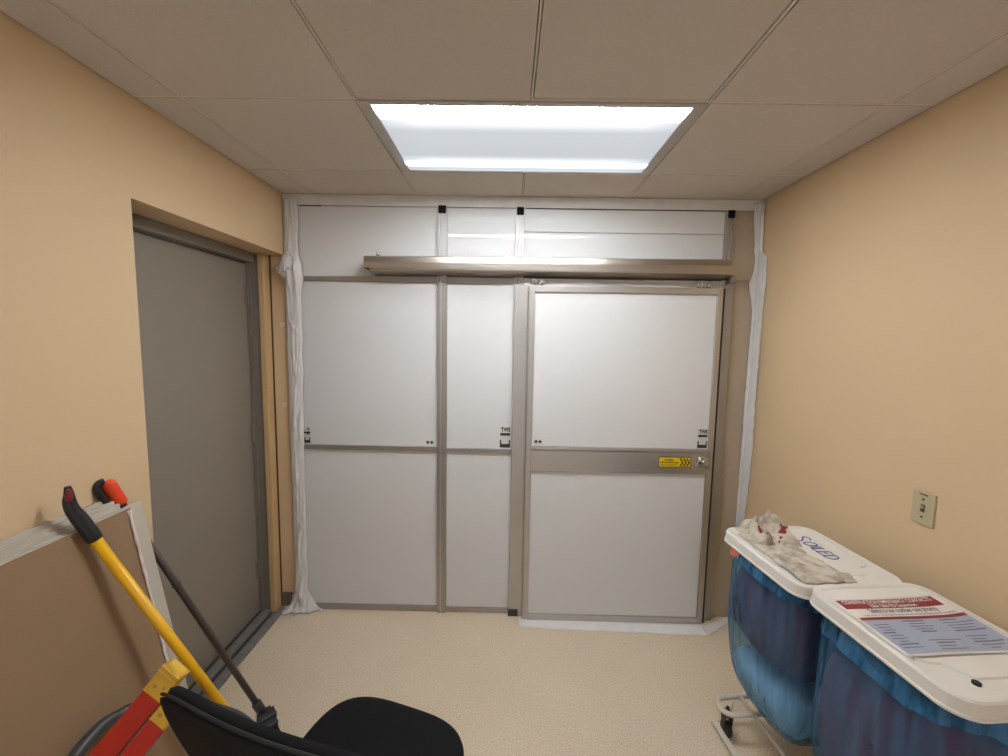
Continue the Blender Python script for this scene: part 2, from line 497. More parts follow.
# rubber threshold: ribbed, two steps
bm = bmesh.new()
bm_box(bm, (-1.60, 1.30, 0), (-1.50, 2.45, 0.011), 0.002, 1)
bm_box(bm, (-1.500, 1.30, 0), (-1.452, 2.45, 0.020), 0.004, 0)
bm_box(bm, (-1.452, 1.30, 0), (-1.430, 2.45, 0.008), 0.001, 1)
bm_box(bm, (-1.430, 1.30, 0), (-1.378, 2.45, 0.014), 0.004, 0)
th_ = obj('trim_5', bm, [M['sill'], M['sill_dark']], kind='structure')
obj('baseboard_left', box((-1.41, 2.446, 0), (LW + 0.004, 2.4565, 0.10), 0.002), mat('brown cove base', srgb(112, 96, 78), 0.5), kind='structure')

# back wall: temporary panel partition
wb = obj('wall_back', box((LW - 0.05, D + 0.012, 0), (RW, D + 0.06, ZC + .16)), M['panel'], kind='structure')
PT = D - 0.0      # front of the panels
def panel(x0, x1, z0, z1, m='panel', yy=PT, name='panel', lab=None):
    return obj(name, box((x0, yy, z0), (x1, yy + 0.012, z1), 0.0015), M[m], wb, label=lab)
def rail(x0, x1, z0, z1, name='rail', m='alu_dark', dy=0.012):
    return obj(name, box((x0, D - dy, z0), (x1, D + 0.004, z1), 0.0015), M[m], wb)
X0 = -1.236
# left bay
panel(X0 - .02, -0.423, 2.074, 2.474); panel(X0 - .02, -0.423, 1.062, 2.046); panel(X0 - .02, -0.423, 0.034, 1.034)
rail(X0, -0.423, 2.046, 2.074); rail(X0, -0.423, 1.034, 1.062); rail(-1.30, -0.423, 0.0, 0.034)
# middle bay
panel(-0.368, 0.030, 2.074, 2.474); panel(-0.368, 0.030, 1.056, 2.040); panel(-0.368, 0.030, 0.030, 1.032)
rail(-0.368, 0.030, 2.040, 2.074); rail(-0.368, 0.030, 1.032, 1.056); rail(-0.368, 0.030, 0.0, 0.030)
# transom over the door, in two boards
panel(0.078, 1.232, 2.346, 2.474); panel(0.078, 1.232, 2.03, 2.342)
# right-hand filler panels
panel(1.288, 1.4455, 2.086, 2.474, 'filler', lab='filler panel with painted wall reflection'); panel(1.288, 1.4455, 0.0, 2.082, 'filler', lab='filler panel with painted wall reflection')
# strip between panels and ceiling
obj('head_strip', box((LW, D - 0.006, 2.478), (RW, D + 0.01, ZC)), M['plastic'], wb)
def dark(x0, x1, z0, z1, dy=0.004):
    obj('shadow_gap', box((x0, D - dy, z0), (x1, D + 0.002, z1)), M['gap'], wb)  # dark strip painted for the shade in the gap above the panels
dark(-1.226, -1.10, 2.473, 2.4775); dark(0.086, 1.236, 2.473, 2.4785)
# mullions: grooved extrusions with black end caps
def mullion(x0, x1, z0, z1, m='alu', cap=True, dy=0.022):
    bm = bmesh.new()
    w_ = x1 - x0
    bm_box(bm, (x0, D - dy * 0.55, z0), (x1, D + 0.004, z1), 0.001)
    for a, b in ((0, .22), (.42, .58), (.78, 1)):
        bm_box(bm, (x0 + w_ * a, D - dy, z0), (x0 + w_ * b, D - dy * 0.5, z1), 0.001)
    mo = obj('mullion', bm, M[m], wb)
    if cap:
        obj('end_cap', box((x0 + w_ * .12, D - dy - 0.006, z1 - 0.036), (x1 - w_ * .08, D - dy * .4, z1 + 0.006), 0.002), M['black'], mo)
mullion(-0.423, -0.368, 2.03, 2.474, 'alu_bright'); mullion(0.028, 0.078, 2.02, 2.47, 'alu_bright'); mullion(1.232, 1.280, 1.95, 2.468, 'alu')
obj('mullion', box((-0.423, D - 0.022, 0), (-0.368, D + 0.004, 2.05), 0.002), M['alu_dark'], wb)
bm = box((-0.405, D - 0.0235, 0), (-0.397, D - 0.02, 2.05))
obj('groove', bm, M['alu'], wb)

# makers' stickers and round pictograms on the panels (the coded squares are left blank)
EX, EZ = (1, 0, 0), (0, 0, 1)
def maker_sticker(parent, x, z, yy, w_=0.055, cut=0.0):
    k = w_ / 0.055
    h = 0.112 * k
    o = (x, yy, z)
    bm = bmesh.new(); rect(bm, o, EX, EZ, cut, w_, 0, h, 0.0002, 0)
    s = obj('maker_sticker', bm, M['sticker_white'], parent)
    bm = bmesh.new()
    if cut == 0:
        text_bm(bm, 'TWS', (x + 0.006 * k, yy, z + 0.086 * k), EX, EZ, 0.030 * k, 0.0014, width=0.048 * k, bold=0.05)
    else:
        text_bm(bm, 'S', (x + 0.034 * k, yy, z + 0.086 * k), EX, EZ, 0.027 * k, 0.0014, width=0.016 * k, bold=0.02)
        text_bm(bm, '3', (x + 0.030 * k, yy, z + 0.055 * k), EX, EZ, 0.027 * k, 0.0014, width=0.016 * k, bold=0.02)
    obj('lettering', bm, M['ink'], s)
    bm = bmesh.new()
    rect(bm, o, EX, EZ, max(cut, 0.002 * k), w_ - .001, 0.064 * k, 0.078 * k, 0.001)
    rect(bm, o, EX, EZ, max(cut, 0.0), w_ - .001, 0.001, 0.020 * k, 0.001)
    rect(bm, o, EX, EZ, max(cut, 0.0), max(cut, 0.0) + 0.008 * k, 0.020 * k, 0.040 * k, 0.001)
    rect(bm, o, EX, EZ, w_ - 0.008 * k, w_ - .001, 0.020 * k, 0.040 * k, 0.001)
    obj('black_bar', bm, M['ink'], s)
def pictogram(parent, x, z, yy):
    bm = bmesh.new(); rect(bm, (x, yy, z), EX, EZ, 0, 0.052, 0, 0.034, 0.0002)
    s = obj('pictogram_sticker', bm, M['sticker_white'], parent)
    bm = bmesh.new()
    for cx in (0.014, 0.038):
        pts = [(x + cx + 0.0095 * math.cos(a), yy - 0.001, z + 0.020 + 0.0085 * math.sin(a) * (0.7 if math.sin(a) > 0 else 1.3)) for a in [2 * math.pi * i / 16 for i in range(16)]]
        prism(bm, pts, (0, -0.0005, 0))
    obj('pictogram', bm, M['ink'], s)
maker_sticker(wb, -0.044, 1.064, D, 0.064)
maker_sticker(wb, -1.252, 1.070, D, 0.05, 0.012)
pictogram(wb, -0.497, 1.070, D)

# sliding door leaf, hung in front of the partition
DY = 2.392
d2 = obj('door_2', box((0.109, DY + 0.004, 0.010), (1.215, DY + 0.034, 2.025)), M['panel'], kind='structure')
def dpart(name, a, b, m='alu', bev=0.002, parent=d2, lab=None):
    return obj(name, box(a, b, bev), M[m], parent, label=lab)
dpart('panel', (0.146, DY, 1.094), (1.186, DY + 0.006, 1.994), 'panel')
dpart('panel', (0.146, DY, 0.038), (1.180, DY + 0.006, 0.945), 'panel')
dpart('stile', (0.108, DY - 0.010, 0.006), (0.146, DY + 0.036, 2.03))
dpart('stile', (1.184, DY - 0.010, 0.0), (1.216, DY + 0.036, 2.03))
dpart('top_rail', (0.146, DY - 0.010, 1.994), (1.184, DY + 0.036, 2.03))
dpart('bottom_rail', (0.146, DY - 0.010, 0.0), (1.184, DY + 0.036, 0.038))
bm = bmesh.new()
bm_box(bm, (0.140, DY - 0.014, 0.945), (1.190, DY + 0.01, 1.072), 0.002)
bm_box(bm, (0.140, DY - 0.017, 1.076), (1.190, DY + 0.01, 1.094), 0.002)
band = obj('lock_band', bm, M['alu'], d2)
dpart('edge_bead', (0.110, DY - 0.014, 0.02), (0.117, DY - 0.008, 2.02), 'alu_dark', 0.001)
# yellow warning sticker with chevrons
bm = bmesh.new(); o = (0.897, DY - 0.014, 0.984)
rect(bm, o, EX, EZ, 0, 0.190, 0, 0.064, 0.0004, 0)
rect(bm, o, EX, EZ, 0.004, 0.186, 0.004, 0.060, 0.0010, 1)
ys_ = obj('warning_sticker', bm, [M['ink'], M['yellow_sticker']], band)
bm = bmesh.new()
text_bm(bm, 'CAUTION', (0.897 + 0.034, DY - 0.014, 0.984 + 0.041), EX, EZ, 0.014, 0.0022, width=0.052, bold=0.05)
text_bm(bm, 'SLIDING DOOR WITH CARE', (0.897 + 0.010, DY - 0.014, 0.984 + 0.026), EX, EZ, 0.012, 0.0022, width=0.106, bold=0.05)
text_bm(bm, 'OPEN AND CLOSE SLOWLY', (0.897 + 0.012, DY - 0.014, 0.984 + 0.012), EX, EZ, 0.009, 0.0022, width=0.098, bold=0.03)
for i in range(3):
    x = 0.897 + 0.122 + i * 0.019
    yy = DY - 0.0162
    prism(bm, [(x, yy, 1.040), (x + 0.009, yy, 1.040), (x + 0.024, yy, 1.016), (x + 0.009, yy, 0.992), (x, yy, 0.992), (x + 0.015, yy, 1.016)], (0, -0.0004, 0))
obj('lettering', bm, M['ink'], ys_)
maker_sticker(d2, 1.124, 1.100, DY, 0.057)
pictogram(d2, 0.158, 1.103, DY)
# lock: round escutcheon with knob and latch plate
bm = bmesh.new()
def disc(bm, c, r0, r1, d, ax=(0, -1, 0), n=24):
    c = Vector(c); ax = Vector(ax)
    tube(bm, [c, c + ax * d * .7, c + ax * d], [r0, r1, r1 * .8], n)
disc(bm, (1.156, DY - 0.014, 1.022), 0.036, 0.034, 0.008)
disc(bm, (1.156, DY - 0.020, 1.022), 0.018, 0.020, 0.034)
lk = obj('lock_knob', bm, M['chrome'], d2)
dpart('latch_plate', (1.176, DY - 0.020, 0.975), (1.196, DY - 0.008, 1.090), 'alu_dark')
# jamb and post beside the leaf
dpart('gap_shade', (1.216, DY + 0.002, 0.0), (1.232, DY + 0.045, 2.03), 'gap', 0, wb)  # dark strip painted for the shaded gap between leaf and jamb
bm = bmesh.new()
bm_box(bm, (1.232, D - 0.045, 0), (1.252, D + 0.004, 2.05), 0.002)
bm_box(bm, (1.256, D - 0.035, 0), (1.288, D + 0.004, 2.09), 0.002)
obj('jamb', bm, M['alu_dark'], wb)
bm = bmesh.new()
bm_box(bm, (0.028, D - 0.034, 0.0), (0.111, D + 0.004, 2.035), 0.002)
pst = obj('post', bm, M['alu'], wb)
obj('foot_block', box((0.024, D - 0.040, 0.0), (0.085, D - 0.032, 0.045), 0.002), M['sill_dark'], pst)
bm = bmesh.new()
bm_box(bm, (0.078, D - 0.030, 2.034), (1.24, D + 0.004, 2.076), 0.002)
obj('header', bm, M['alu_bright'], wb)

# sliding door track: folded stainless cover over a lower channel
t = thing('door_track', 'long folded stainless steel track above the white sliding door', 'door track', (0.24, D, 2.08))
bm = bmesh.new()
ends = []
for x, hi, lo, yo in ((-0.816, 2.171, 2.107, 0), (1.222, 2.178, 2.099, -0.004)):
    prof = [(D - 0.002, hi + .010), (D - 0.095, hi + .008), (D - 0.118 + yo, hi), (D - 0.124 + yo, hi - .032), (D - 0.122 + yo, lo), (D - 0.116 + yo, lo), (D - 0.117 + yo, hi - .032), (D - 0.112 + yo, hi - .006), (D - 0.093, hi + .002), (D - 0.002, hi + .004)]
    ends.append([(x, a, b) for a, b in prof])
loft(bm, ends)
for f in bm.faces: f.smooth = False
obj('cover', bm, M['steel'], t)
bm = bmesh.new()
prof = [(D - 0.002, 2.080), (D - 0.114, 2.099), (D - 0.114, 2.110), (D - 0.012, 2.092), (D - 0.012, 2.166), (D - 0.002, 2.166)]
prism(bm, [(-0.790, a, b) for a, b in prof], (2.040, 0, 0))
obj('channel', bm, M['steel'], t)
obj('end_plate', box((-0.820, D - 0.118, 2.106), (-0.815, D - 0.004, 2.172), 0.001), M['steel'], t)
bm = bmesh.new(); bm_box(bm, (1.252, D - 0.062, 2.060), (1.288, D - 0.004, 2.10), 0.002)
obj('end_bracket', bm, M['alu_dark'], t)
bm = bmesh.new(); tube(bm, [(-0.745, D - 0.09, 2.176), (-0.745, D - 0.09, 2.196)], 0.010, 12)
obj('bolt', bm, M['chrome'], t)
for x in (0.165, 1.115):
    h = thing('door_hanger', 'small roller hanger %s end of the sliding door' % ('at the left' if x < .5 else 'at the right'), 'hanger', (x, DY, 2.03), 'rollers that carry the sliding door')
    bm = bmesh.new()
    bm_box(bm, (x - 0.040, DY + 0.008, 2.030), (x + 0.040, DY + 0.03, 2.036), 0.001)
    for s in (-0.032, 0.032): bm_box(bm, (x + s - 0.005, DY - 0.004, 2.030), (x + s + 0.005, DY + 0.014, 2.072), 0.001)
    obj('bracket', bm, M['alu_dark'], h)
    bm = bmesh.new()
    tube(bm, [(x - 0.045, DY + 0.004, 2.050), (x + 0.045, DY + 0.004, 2.050)], 0.006, 12)
    for s in (-0.018, 0.018): tube(bm, [(x + s - 0.006, DY + 0.004, 2.050), (x + s + 0.006, DY + 0.004, 2.050)], 0.014, 14)
    obj('roller', bm, M['alu_bright'], h)

# ================================================================ PLASTIC SHEETING AND TAPE
def crumple(p, amp, f=14.0, seed=0.0):
    v = Vector(p) * f + Vector((seed, seed * .7, 0))
    return amp * (abs(noise.noise(v)) * 1.6 + 0.5 * abs(noise.noise(v * 2.3)) + 0.25 * noise.noise(v * 5.1))

def lerp_tab(tab, z):
    for (z0, a0), (z1, a1) in zip(tab, tab[1:]):
        if z0 <= z <= z1:
            t = (z - z0) / (z1 - z0 + 1e-9)
            return tuple(p + (q - p) * t for p, q in zip(a0, a1))
    return tab[-1][1]

# left strip: over the joint between the left wall and the first panel
tabL = [(0.0, (-1.345, -1.165, .075)), (0.04, (-1.332, -1.20, .065)), (0.12, (-1.322, -1.238, .045)), (0.2, (-1.318, -1.238, .024)), (0.6, (-1.318, -1.242, .014)),
        (1.0, (-1.318, -1.240, .016)), (1.5, (-1.320, -1.232, .013)), (1.95, (-1.3215, -1.228, .016)), (2.06, (-1.322, -1.215, .04)),
        (2.13, (-1.3225, -1.215, .055)), (2.20, (-1.322, -1.235, .02)), (2.3, (-1.320, -1.235, .012)), (2.51, (-1.320, -1.235, .010))]
def fL(u, v):
    z = 0.002 + v * 2.50
    a, b, dp = lerp_tab(tabL, z)
    a = max(a, LW + 0.001) if z > 0.1 else a
    x = a + (b - a) * u + 0.010 * noise.noise(Vector((z * 9, u * 2, 3))) * (u > .5)
    bulge = dp * (math.sin(math.pi * u) ** .7)
    return Vector((x, D - 0.012 - bulge * (0.5 + crumple((x * 5, 0, z * .35), 0.9, 11) + .45 * noise.noise(Vector((x * 9, 1, z * 8))) + .35 * max(0, 1 - abs(math.sin(z * 5.2 + 8 * (x + 1.3))) * 9)), z))
bm = bmesh.new(); grid(bm, 16, 260, fL)
single('plastic_strip', bm, M['plastic'], 'crumpled white plastic strip taped down the left edge of the partition', 'plastic sheeting', thick=0.0012, base=(-1.28, D, 0))

# knot of sheeting caught on the corner of the door opening
bm = bmesh.new()
def fK(u, v):
    a = 2 * math.pi * u; e = math.pi * (v - .5)
    r = 1 + 0.5 * crumple((math.cos(a) * .1 + .3, math.sin(a) * .1, v * .25), 1.0, 20) - .25
    return Vector((-1.296 + 0.046 * r * math.cos(a) * math.cos(e) , D - 0.050 + 0.030 * r * math.sin(a) * math.cos(e), 2.125 + 0.052 * r * math.sin(e) + 0.02 * math.cos(a)))
grid(bm, 28, 18, fK); bmesh.ops.remove_doubles(bm, verts=bm.verts, dist=0.0005)
single('plastic_bunch', bm, M['plastic'], 'bunched white plastic knotted at the upper corner of the door opening', 'plastic sheeting')
bm = bmesh.new()
def fP(u, v):
    x = -1.40 + 0.25 * u; yy = 2.335 + 0.10 * v + 0.045 * (1 - u) * 0
    e = math.sin(math.pi * min(max(u, .001), .999)) ** .6
    c = (x * 3, yy * 3, 0)
    yf = 2.438 - (1 - v) * (0.095 * (1 - u * .8)) * (0.8 + 0.5 * noise.noise(Vector((x * 30, 2, 1))))
    return Vector((x, yf, 0.003 + e * (0.014 + 0.10 * math.exp(-((u - .38) / .2) ** 2) * v * v) * (0.5 + crumple(c, 1.2, 11))))
grid(bm, 40, 16, fP)
single('plastic_heap', bm, M['plastic'], 'torn white plastic heaped on the floor at the foot of the left strip', 'plastic sheeting', thick=0.001)

# right strip: folds from the filler panel round the corner onto the beige wall
tabR = [(0.0, (1.412, 2.40)), (0.68, (1.414, 2.410)), (0.80, (1.415, 2.402)), (1.10, (1.416, 2.386)), (1.40, (1.416, 2.388)), (1.91, (1.424, 2.386)), (2.02, (1.400, 2.380)),
        (2.07, (1.392, 2.378)), (2.15, (1.416, 2.382)), (2.22, (1.418, 2.386)), (2.24, (1.410, 2.428)), (2.50, (1.390, 2.438)), (2.53, (1.388, 2.438))]
def fR(u, v):
    z = 0.004 + v * 2.515
    xl, yr = lerp_tab(tabR, z)
    s1 = (RW - 0.004) - xl; s2 = (D - 0.004) - yr
    s = u * (s1 + s2)
    n_ = crumple((u * .25, 3, z), 0.006, 12)
    if s < s1:
        q = s / s1
        return Vector((xl + s, D - 0.005 - n_ - 0.008 * q, z))
    q = (s - s1) / s2
    return Vector((RW - 0.003 - n_ - 0.010 * (1 - q), D - 0.013 - (s - s1), z))
bm = bmesh.new(); grid(bm, 16, 200, fR)
single('plastic_strip', bm, M['plastic'], 'smooth white plastic tape folded round the right wall corner beside the filler panel', 'plastic sheeting', thick=0.0008, base=(RW, D, 0))

# strip of tape along the floor in front of the sliding door
bm = bmesh.new()
def fT(u, v):
    x = 0.092 + u * 1.13
    y0 = 2.318 - 0.040 * u + 0.004 * noise.noise(Vector((u * 8, 0, 0))); y1 = 2.40 - 0.02 * u
    return Vector((x, y0 + (y1 - y0) * v, 0.0015 + 0.002 * abs(noise.noise(Vector((x * 20, v * 3, 1))))))
grid(bm, 60, 5, fT)
single('floor_tape', bm, M['floor_tape'], 'long white tape strip on the floor under the sliding door', 'tape', thick=0.0008)
bm = bmesh.new()
def fT2(u, v):
    a = Vector((1.20, 2.352, 0)).lerp(Vector((1.205, 2.276, 0)), v); b = Vector((1.42, 2.44, 0)).lerp(Vector((1.37, 2.385, 0)), v)
    p = a.lerp(b, u); p.z = 0.0035 + 0.03 * max(0, .5 - v) * u + crumple(p, 0.003, 18)
    return p
grid(bm, 20, 8, fT2)
single('floor_tape', bm, M['plastic'], 'short crinkled tape piece on the floor at the foot of the filler panel', 'tape', thick=0.0008)

# torn bits of tape left on the door jamb
for x, z, s, lab in ((-1.350, 1.787, 0.021, 'upper torn white tape scrap stuck on the tan door jamb'), (-1.352, 1.306, 0.020, 'lower torn white tape scrap stuck on the tan door jamb')):
    bm = bmesh.new()
    pts = []
    for i in range(14):
        a = 2 * math.pi * i / 14
        r = s * (0.7 + 0.6 * noise.noise(Vector((math.cos(a) * 2, math.sin(a) * 2, z * 5))))
        pts.append((x + r * math.cos(a), OY1 - 0.0005, z + r * math.sin(a) * .9))
    prism(bm, pts, (0, -0.003, 0))
    single('tape_scrap', bm, M['plastic'], lab, 'tape', 'tape scraps on the door jamb')

# crumbs of plaster on the floor (uncountable specks)
bm = bmesh.new()
spots = [(-1.30, 2.36), (-1.27, 2.33), (-1.22, 2.35), (-1.17, 2.31), (-1.19, 2.27), (-1.25, 2.28), (-1.13, 2.30), (-1.31, 2.24), (-0.93, 1.92), (-0.78, 1.83), (-0.56, 2.20), (-1.33, 2.12), (-1.21, 2.20)]
for i in range(70):
    if i < len(spots): px, py = spots[i]; s = 0.0065
    else: px, py = random.uniform(-1.34, -0.95), random.uniform(1.95, 2.38); s = random.uniform(0.0012, 0.0034)
    r = bmesh.ops.create_icosphere(bm, subdivisions=1, radius=s)
    for v in r['verts']:
        v.co = Vector((v.co.x * random.uniform(.8, 1.6), v.co.y * random.uniform(.8, 1.4), v.co.z * .5)) + Vector((px, py, s * .4))
o = obj('plaster_crumbs', bm, M['plastic'], kind='stuff')
tag(o, 'white plaster crumbs scattered on the floor near the grey door', 'debris')

# ================================================================ WALL SWITCH
t = thing('light_switch', 'almond toggle light switch plate on the right beige wall', 'light switch', (RW, 1.385, 1.165))
obj('plate', box((RW - 0.007, 1.348, 1.107), (RW, 1.424, 1.223), 0.003), M['switch'], t)
bm = box((RW - 0.0085, 1.379, 1.152), (RW - 0.006, 1.393, 1.178), 0.0005)
obj('slot', bm, M['switch_dark'], t)
bm = bmesh.new(); obox(bm, (RW - 0.013, 1.386, 1.171), (1, 0, -0.6), (0, 1, 0), (0.6, 0, 1), 0.008, 0.004, 0.005, 0.001)
obj('toggle', bm, M['switch'], t)
for z in (1.134, 1.196):
    bm = bmesh.new(); tube(bm, [(RW - 0.0065, 1.386, z), (RW - 0.009, 1.386, z)], 0.0035, 12)
    obj('screw', bm, M['switch_dark'], t)
bm = box((RW - 0.009, 1.372, 1.211), (RW - 0.0065, 1.400, 1.2145), 0)
obj('mark', bm, M['switch_dark'], t)

# ================================================================ HAMPER CARTS
CARTS = {}
def bag_prof(z, bot=0.20, top=0.905):
    if z > 0.80: return 1.0 - 0.02 * (z - .8) / .1
    if z > 0.50: return 1.0 + 0.015 * math.sin((z - .5) / .3 * math.pi)
    q = max(0.0, min(1.0, (0.50 - z) / (0.50 - bot)))
    return math.sqrt(max(0.0, 1 - q ** 2.2))
def bag_point(a, z, k, seed, hx=0.193, hy=0.214):
    n_ = 3.4
    c, s = math.cos(a), math.sin(a)
    x = hx * math.copysign(abs(c) ** (2 / n_), c); y = hy * math.copysign(abs(s) ** (2 / n_), s)
    p = bag_prof(z) * k
    w_ = 1 + 0.006 * math.sin(a * 43 + seed * 3 + z * 4) + 0.018 * math.sin(a * 17 + seed + 2.2 * noise.noise(Vector((a, z * 3, seed)))) * min(1, (z - .15) * 2) + 0.035 * noise.noise(Vector((c * 2.2, s * 2.2, z * 5 + seed)))
    return Vector((x * p * w_, y * p * w_, z))
def hamper(cx, cy, rz, top, seed, label, bag_label):
    t = thing('hamper_cart', label, 'laundry cart', (cx, cy, 0), 'wheeled laundry hampers by the right wall', rz, True)
    # base frame: two hairpin feet joined by long bars
    bm = bmesh.new()
    for sy in (1, -1):
        yc = 0.163 * sy
        pts = [(0.20, yc + .045, .14), (-0.14, yc + .045, .14)]
        pts += [(-0.14 - 0.045 * math.sin(R(a)), yc + 0.045 * math.cos(R(a)), .14) for a in range(15, 180, 15)]
        pts += [(-0.14, yc - .045, .14), (0.20, yc - .045, .14)]
        tube(bm, pts, 0.0105, 14)
    for x in (-0.06, 0.16): tube(bm, [(x, -0.215, .14), (x, 0.215, .14)], 0.009, 12)
    obj('base_frame', bm, M['tube'], t)
    bm = bmesh.new()
    for x, y in ((0.195, 0.20), (0.195, -0.20)):
        tube(bm, [(x, y, .14), (x, y, top - .05)], 0.0105, 12)
    hp = [(0.185 * x_ / .2, 0.205 * y_ / .222, top - 0.045) for x_, y_ in rrect(0.2, 0.222, 0.05, 6)]
    tube(bm, hp + [hp[0]], 0.008, 10)
    obj('hoop_frame', bm, M['tube'], t)
    # foot pedal bar low on the open side
    bm = bmesh.new()
    prism(bm, [(-0.190, 0.20, 0.026), (-0.165, 0.20, 0.026), (-0.165, -0.19, 0.026), (-0.190, -0.19, 0.026)], (0, 0, 0.007))
    tube(bm, smooth_path([(-0.17, 0.20, .03), (-0.11, 0.205, .035), (-0.10, 0.20, .09), (-0.10, 0.19, .135)], 5), 0.0028, 8)
    tube(bm, [(-0.178, -0.17, .03), (0.19, -0.17, .135)], 0.0035, 8)
    obj('foot_pedal', bm, M['tube'], t)
    for x in (-0.145, 0.17):
        for y in (0.163, -0.163):
            bm = bmesh.new()
            tube(bm, [(x - .011, y, .034), (x - .006, y, .034), (x + .006, y, .034), (x + .011, y, .034)], [.028, .034, .034, .028], 24)
            ca = obj('caster', bm, M['caster'], t)
            bm = bmesh.new()
            for s in (-.017, .017):
                prism(bm, [(x + s - .0015, y - .018, .108), (x + s - .0015, y + .018, .108), (x + s - .0015, y + .008, .028), (x + s - .0015, y - .008, .028)], (.003, 0, 0))
            bm_box(bm, (x - .019, y - .022, .104), (x + .019, y + .022, .112), 0.002)
            tube(bm, [(x, y, .11), (x, y, .135)], .008, 12); tube(bm, [(x - .02, y, .034), (x + .02, y, .034)], .006, 10)
            obj('fork', bm, M['caster'], ca)
    # lid
    bm = bmesh.new()
    L = []
    for ins, dz, rr in ((0.004, -0.044, .056), (-0.003, -0.044, .062), (-0.003, -0.038, .062), (0.0, -0.036, .06), (0.002, -0.006, .058), (0.006, -0.001, .054), (0.012, 0.0, .048), (0.020, -0.001, .042), (0.025, -0.005, .038)):
        L.append([(x, y, top + dz) for x, y in rrect(0.2 - ins, 0.221 - ins, rr)])
    loft(bm, L, True, False, True)
    P = [(-.165, .192), (.165, .192), (.168, -.09), (.150, -.105), (.125, -.11), (.095, -.158), (-.085, -.158), (-.120, -.11), (-.150, -.105), (-.168, -.09)]
    cx_ = 0; cy_ = 0.02
    a = [(x, y, top - .006) for x, y in P]; b = [(cx_ + (x - cx_) * .975, cy_ + (y - cy_) * .975, top - .0005) for x, y in P]
    loft(bm, [a, b], True, False, True)
    for f in bm.faces: f.smooth = False
    lid = obj('lid', bm, M['lid'], t)
    # bag and the turned-down cuff
    bm = bmesh.new()
    N = 120
    zs = [0.905 - 0.02 * i for i in range(24)] + [0.43 - 0.015 * i for i in range(1, 14)] + [0.225, 0.214, 0.206, 0.202]
    grid_ = [[bag_point(2 * math.pi * i / N, z, 1.0, seed) for i in range(N)] for z in zs]
    loft(bm, grid_, True, False, True)
    obj('bag', bm, M['bag'], t, label=bag_label)
    bm = bmesh.new()
    zc = [0.900, .89, .875, .86, .84, .82, .80]
    rows = []
    for z in zc:
        row = []
        for i in range(N):
            a = 2 * math.pi * i / N
            zz = 0.900 - (0.900 - z) * (0.72 + 0.30 * noise.noise(Vector((math.cos(a) * 1.4, math.sin(a) * 1.4, seed))) + .10 * math.sin(a * 3 + seed))
            p = bag_point(a, zz, 1.0, seed); q = bag_point(a, z, 1.012 + 0.010 * noise.noise(Vector((a * 5, z * 20, seed))) + (.01 if z < .83 else 0), seed + 2)
            row.append(Vector((q.x, q.y, zz)))
        rows.append(row)
    loft(bm, rows, True, False, False)
    obj('bag_cuff', bm, M['cuff'], t)
    CARTS[t.name] = t
    return t
FC = (1.146, 1.516); NC = (1.181, 1.066); RZ = R(5)
far = hamper(FC[0], FC[1], RZ, 0.930, 1.3, 'white lidded laundry cart nearer the partition with dirty rags on its lid', 'blue plastic bag')
near = hamper(NC[0], NC[1], RZ, 0.950, 4.7, 'white lidded laundry cart nearest the camera with a contact sheet on its lid', 'blue plastic bag')
def cw(c, x, y):
    return (c[0] + x * math.cos(RZ) - y * math.sin(RZ), c[1] + x * math.sin(RZ) + y * math.cos(RZ))
# dark plug on the near lid
bm = bmesh.new(); tube(bm, [(-0.100, -0.166, 0.9435), (-0.100, -0.166, 0.9505)], 0.0085, 14)
obj('plug', bm, M['gap'], near)
# hand lettering on the far lid, read from the room side
bm = bmesh.new()
def stroke(bm, pts, r=0.0022, z=0.9312, flat=.35):
    P = smooth_path([(p[0], p[1], z) for p in pts], 6)
    loops = []
    for i, p in enumerate(P):
        t_ = (P[min(i + 1, len(P) - 1)] - P[max(i - 1, 0)]).normalized(); n_ = Vector((-t_.y, t_.x, 0))
        loops.append([p + n_ * r * math.cos(a) + Vector((0, 0, 1)) * r * flat * math.sin(a) for a in [2 * math.pi * q / 6 for q in range(6)]])
    loft(bm, loops, True, True, True)
# letter frame: along -y, up +x ; local cart coordinates
def LT(o, s, pts):
    return [(o[0] + v * s, o[1] - u * s) for u, v in pts]
HS = 0.062
glyph = {
 'S': [[(.55, 1.0), (.3, 1.15), (.1, .95), (.3, .7), (.55, .45), (.5, .1), (.15, -.1), (-.1, .1)]],
 'O': [[(.3, 1.0), (.05, .75), (0, .35), (.15, 0), (.4, .05), (.6, .4), (.55, .85), (.3, 1.0)]],
 'I': [[(.1, 1.0), (.08, .5), (.1, 0)]],
 'L': [[(.05, 1.0), (.02, .5), (0, 0), (.2, 0), (.42, .03)]],
 'E': [[(.45, 1.0), (.2, 1.0), (.05, .98), (.03, .5), (0, 0), (.25, 0), (.48, .03)], [(.03, .52), (.2, .52), (.38, .54)]],
 'D': [[(.05, 1.0), (.03, .5), (0, 0), (.3, .03), (.55, .3), (.5, .75), (.3, .98), (.0, 1.0)]]}
adv = {'S': .78, 'O': .72, 'I': .30, 'L': .52, 'E': .60, 'D': .7}
cur = [0.050, 0.122]
for ch in 'SOILED':
    s = HS * (1.35 if ch == 'S' else 0.95)
    ox = cur[0] - (0.018 if ch == 'S' else 0)
    for g in glyph[ch]: stroke(bm, LT((ox, cur[1]), s * .80, g), 0.0026)
    cur[1] -= adv[ch] * s * .80
obj('lettering', bm, M['marker'], bpy.data.objects[[c.name for c in far.children if c.name.startswith('lid')][0]])

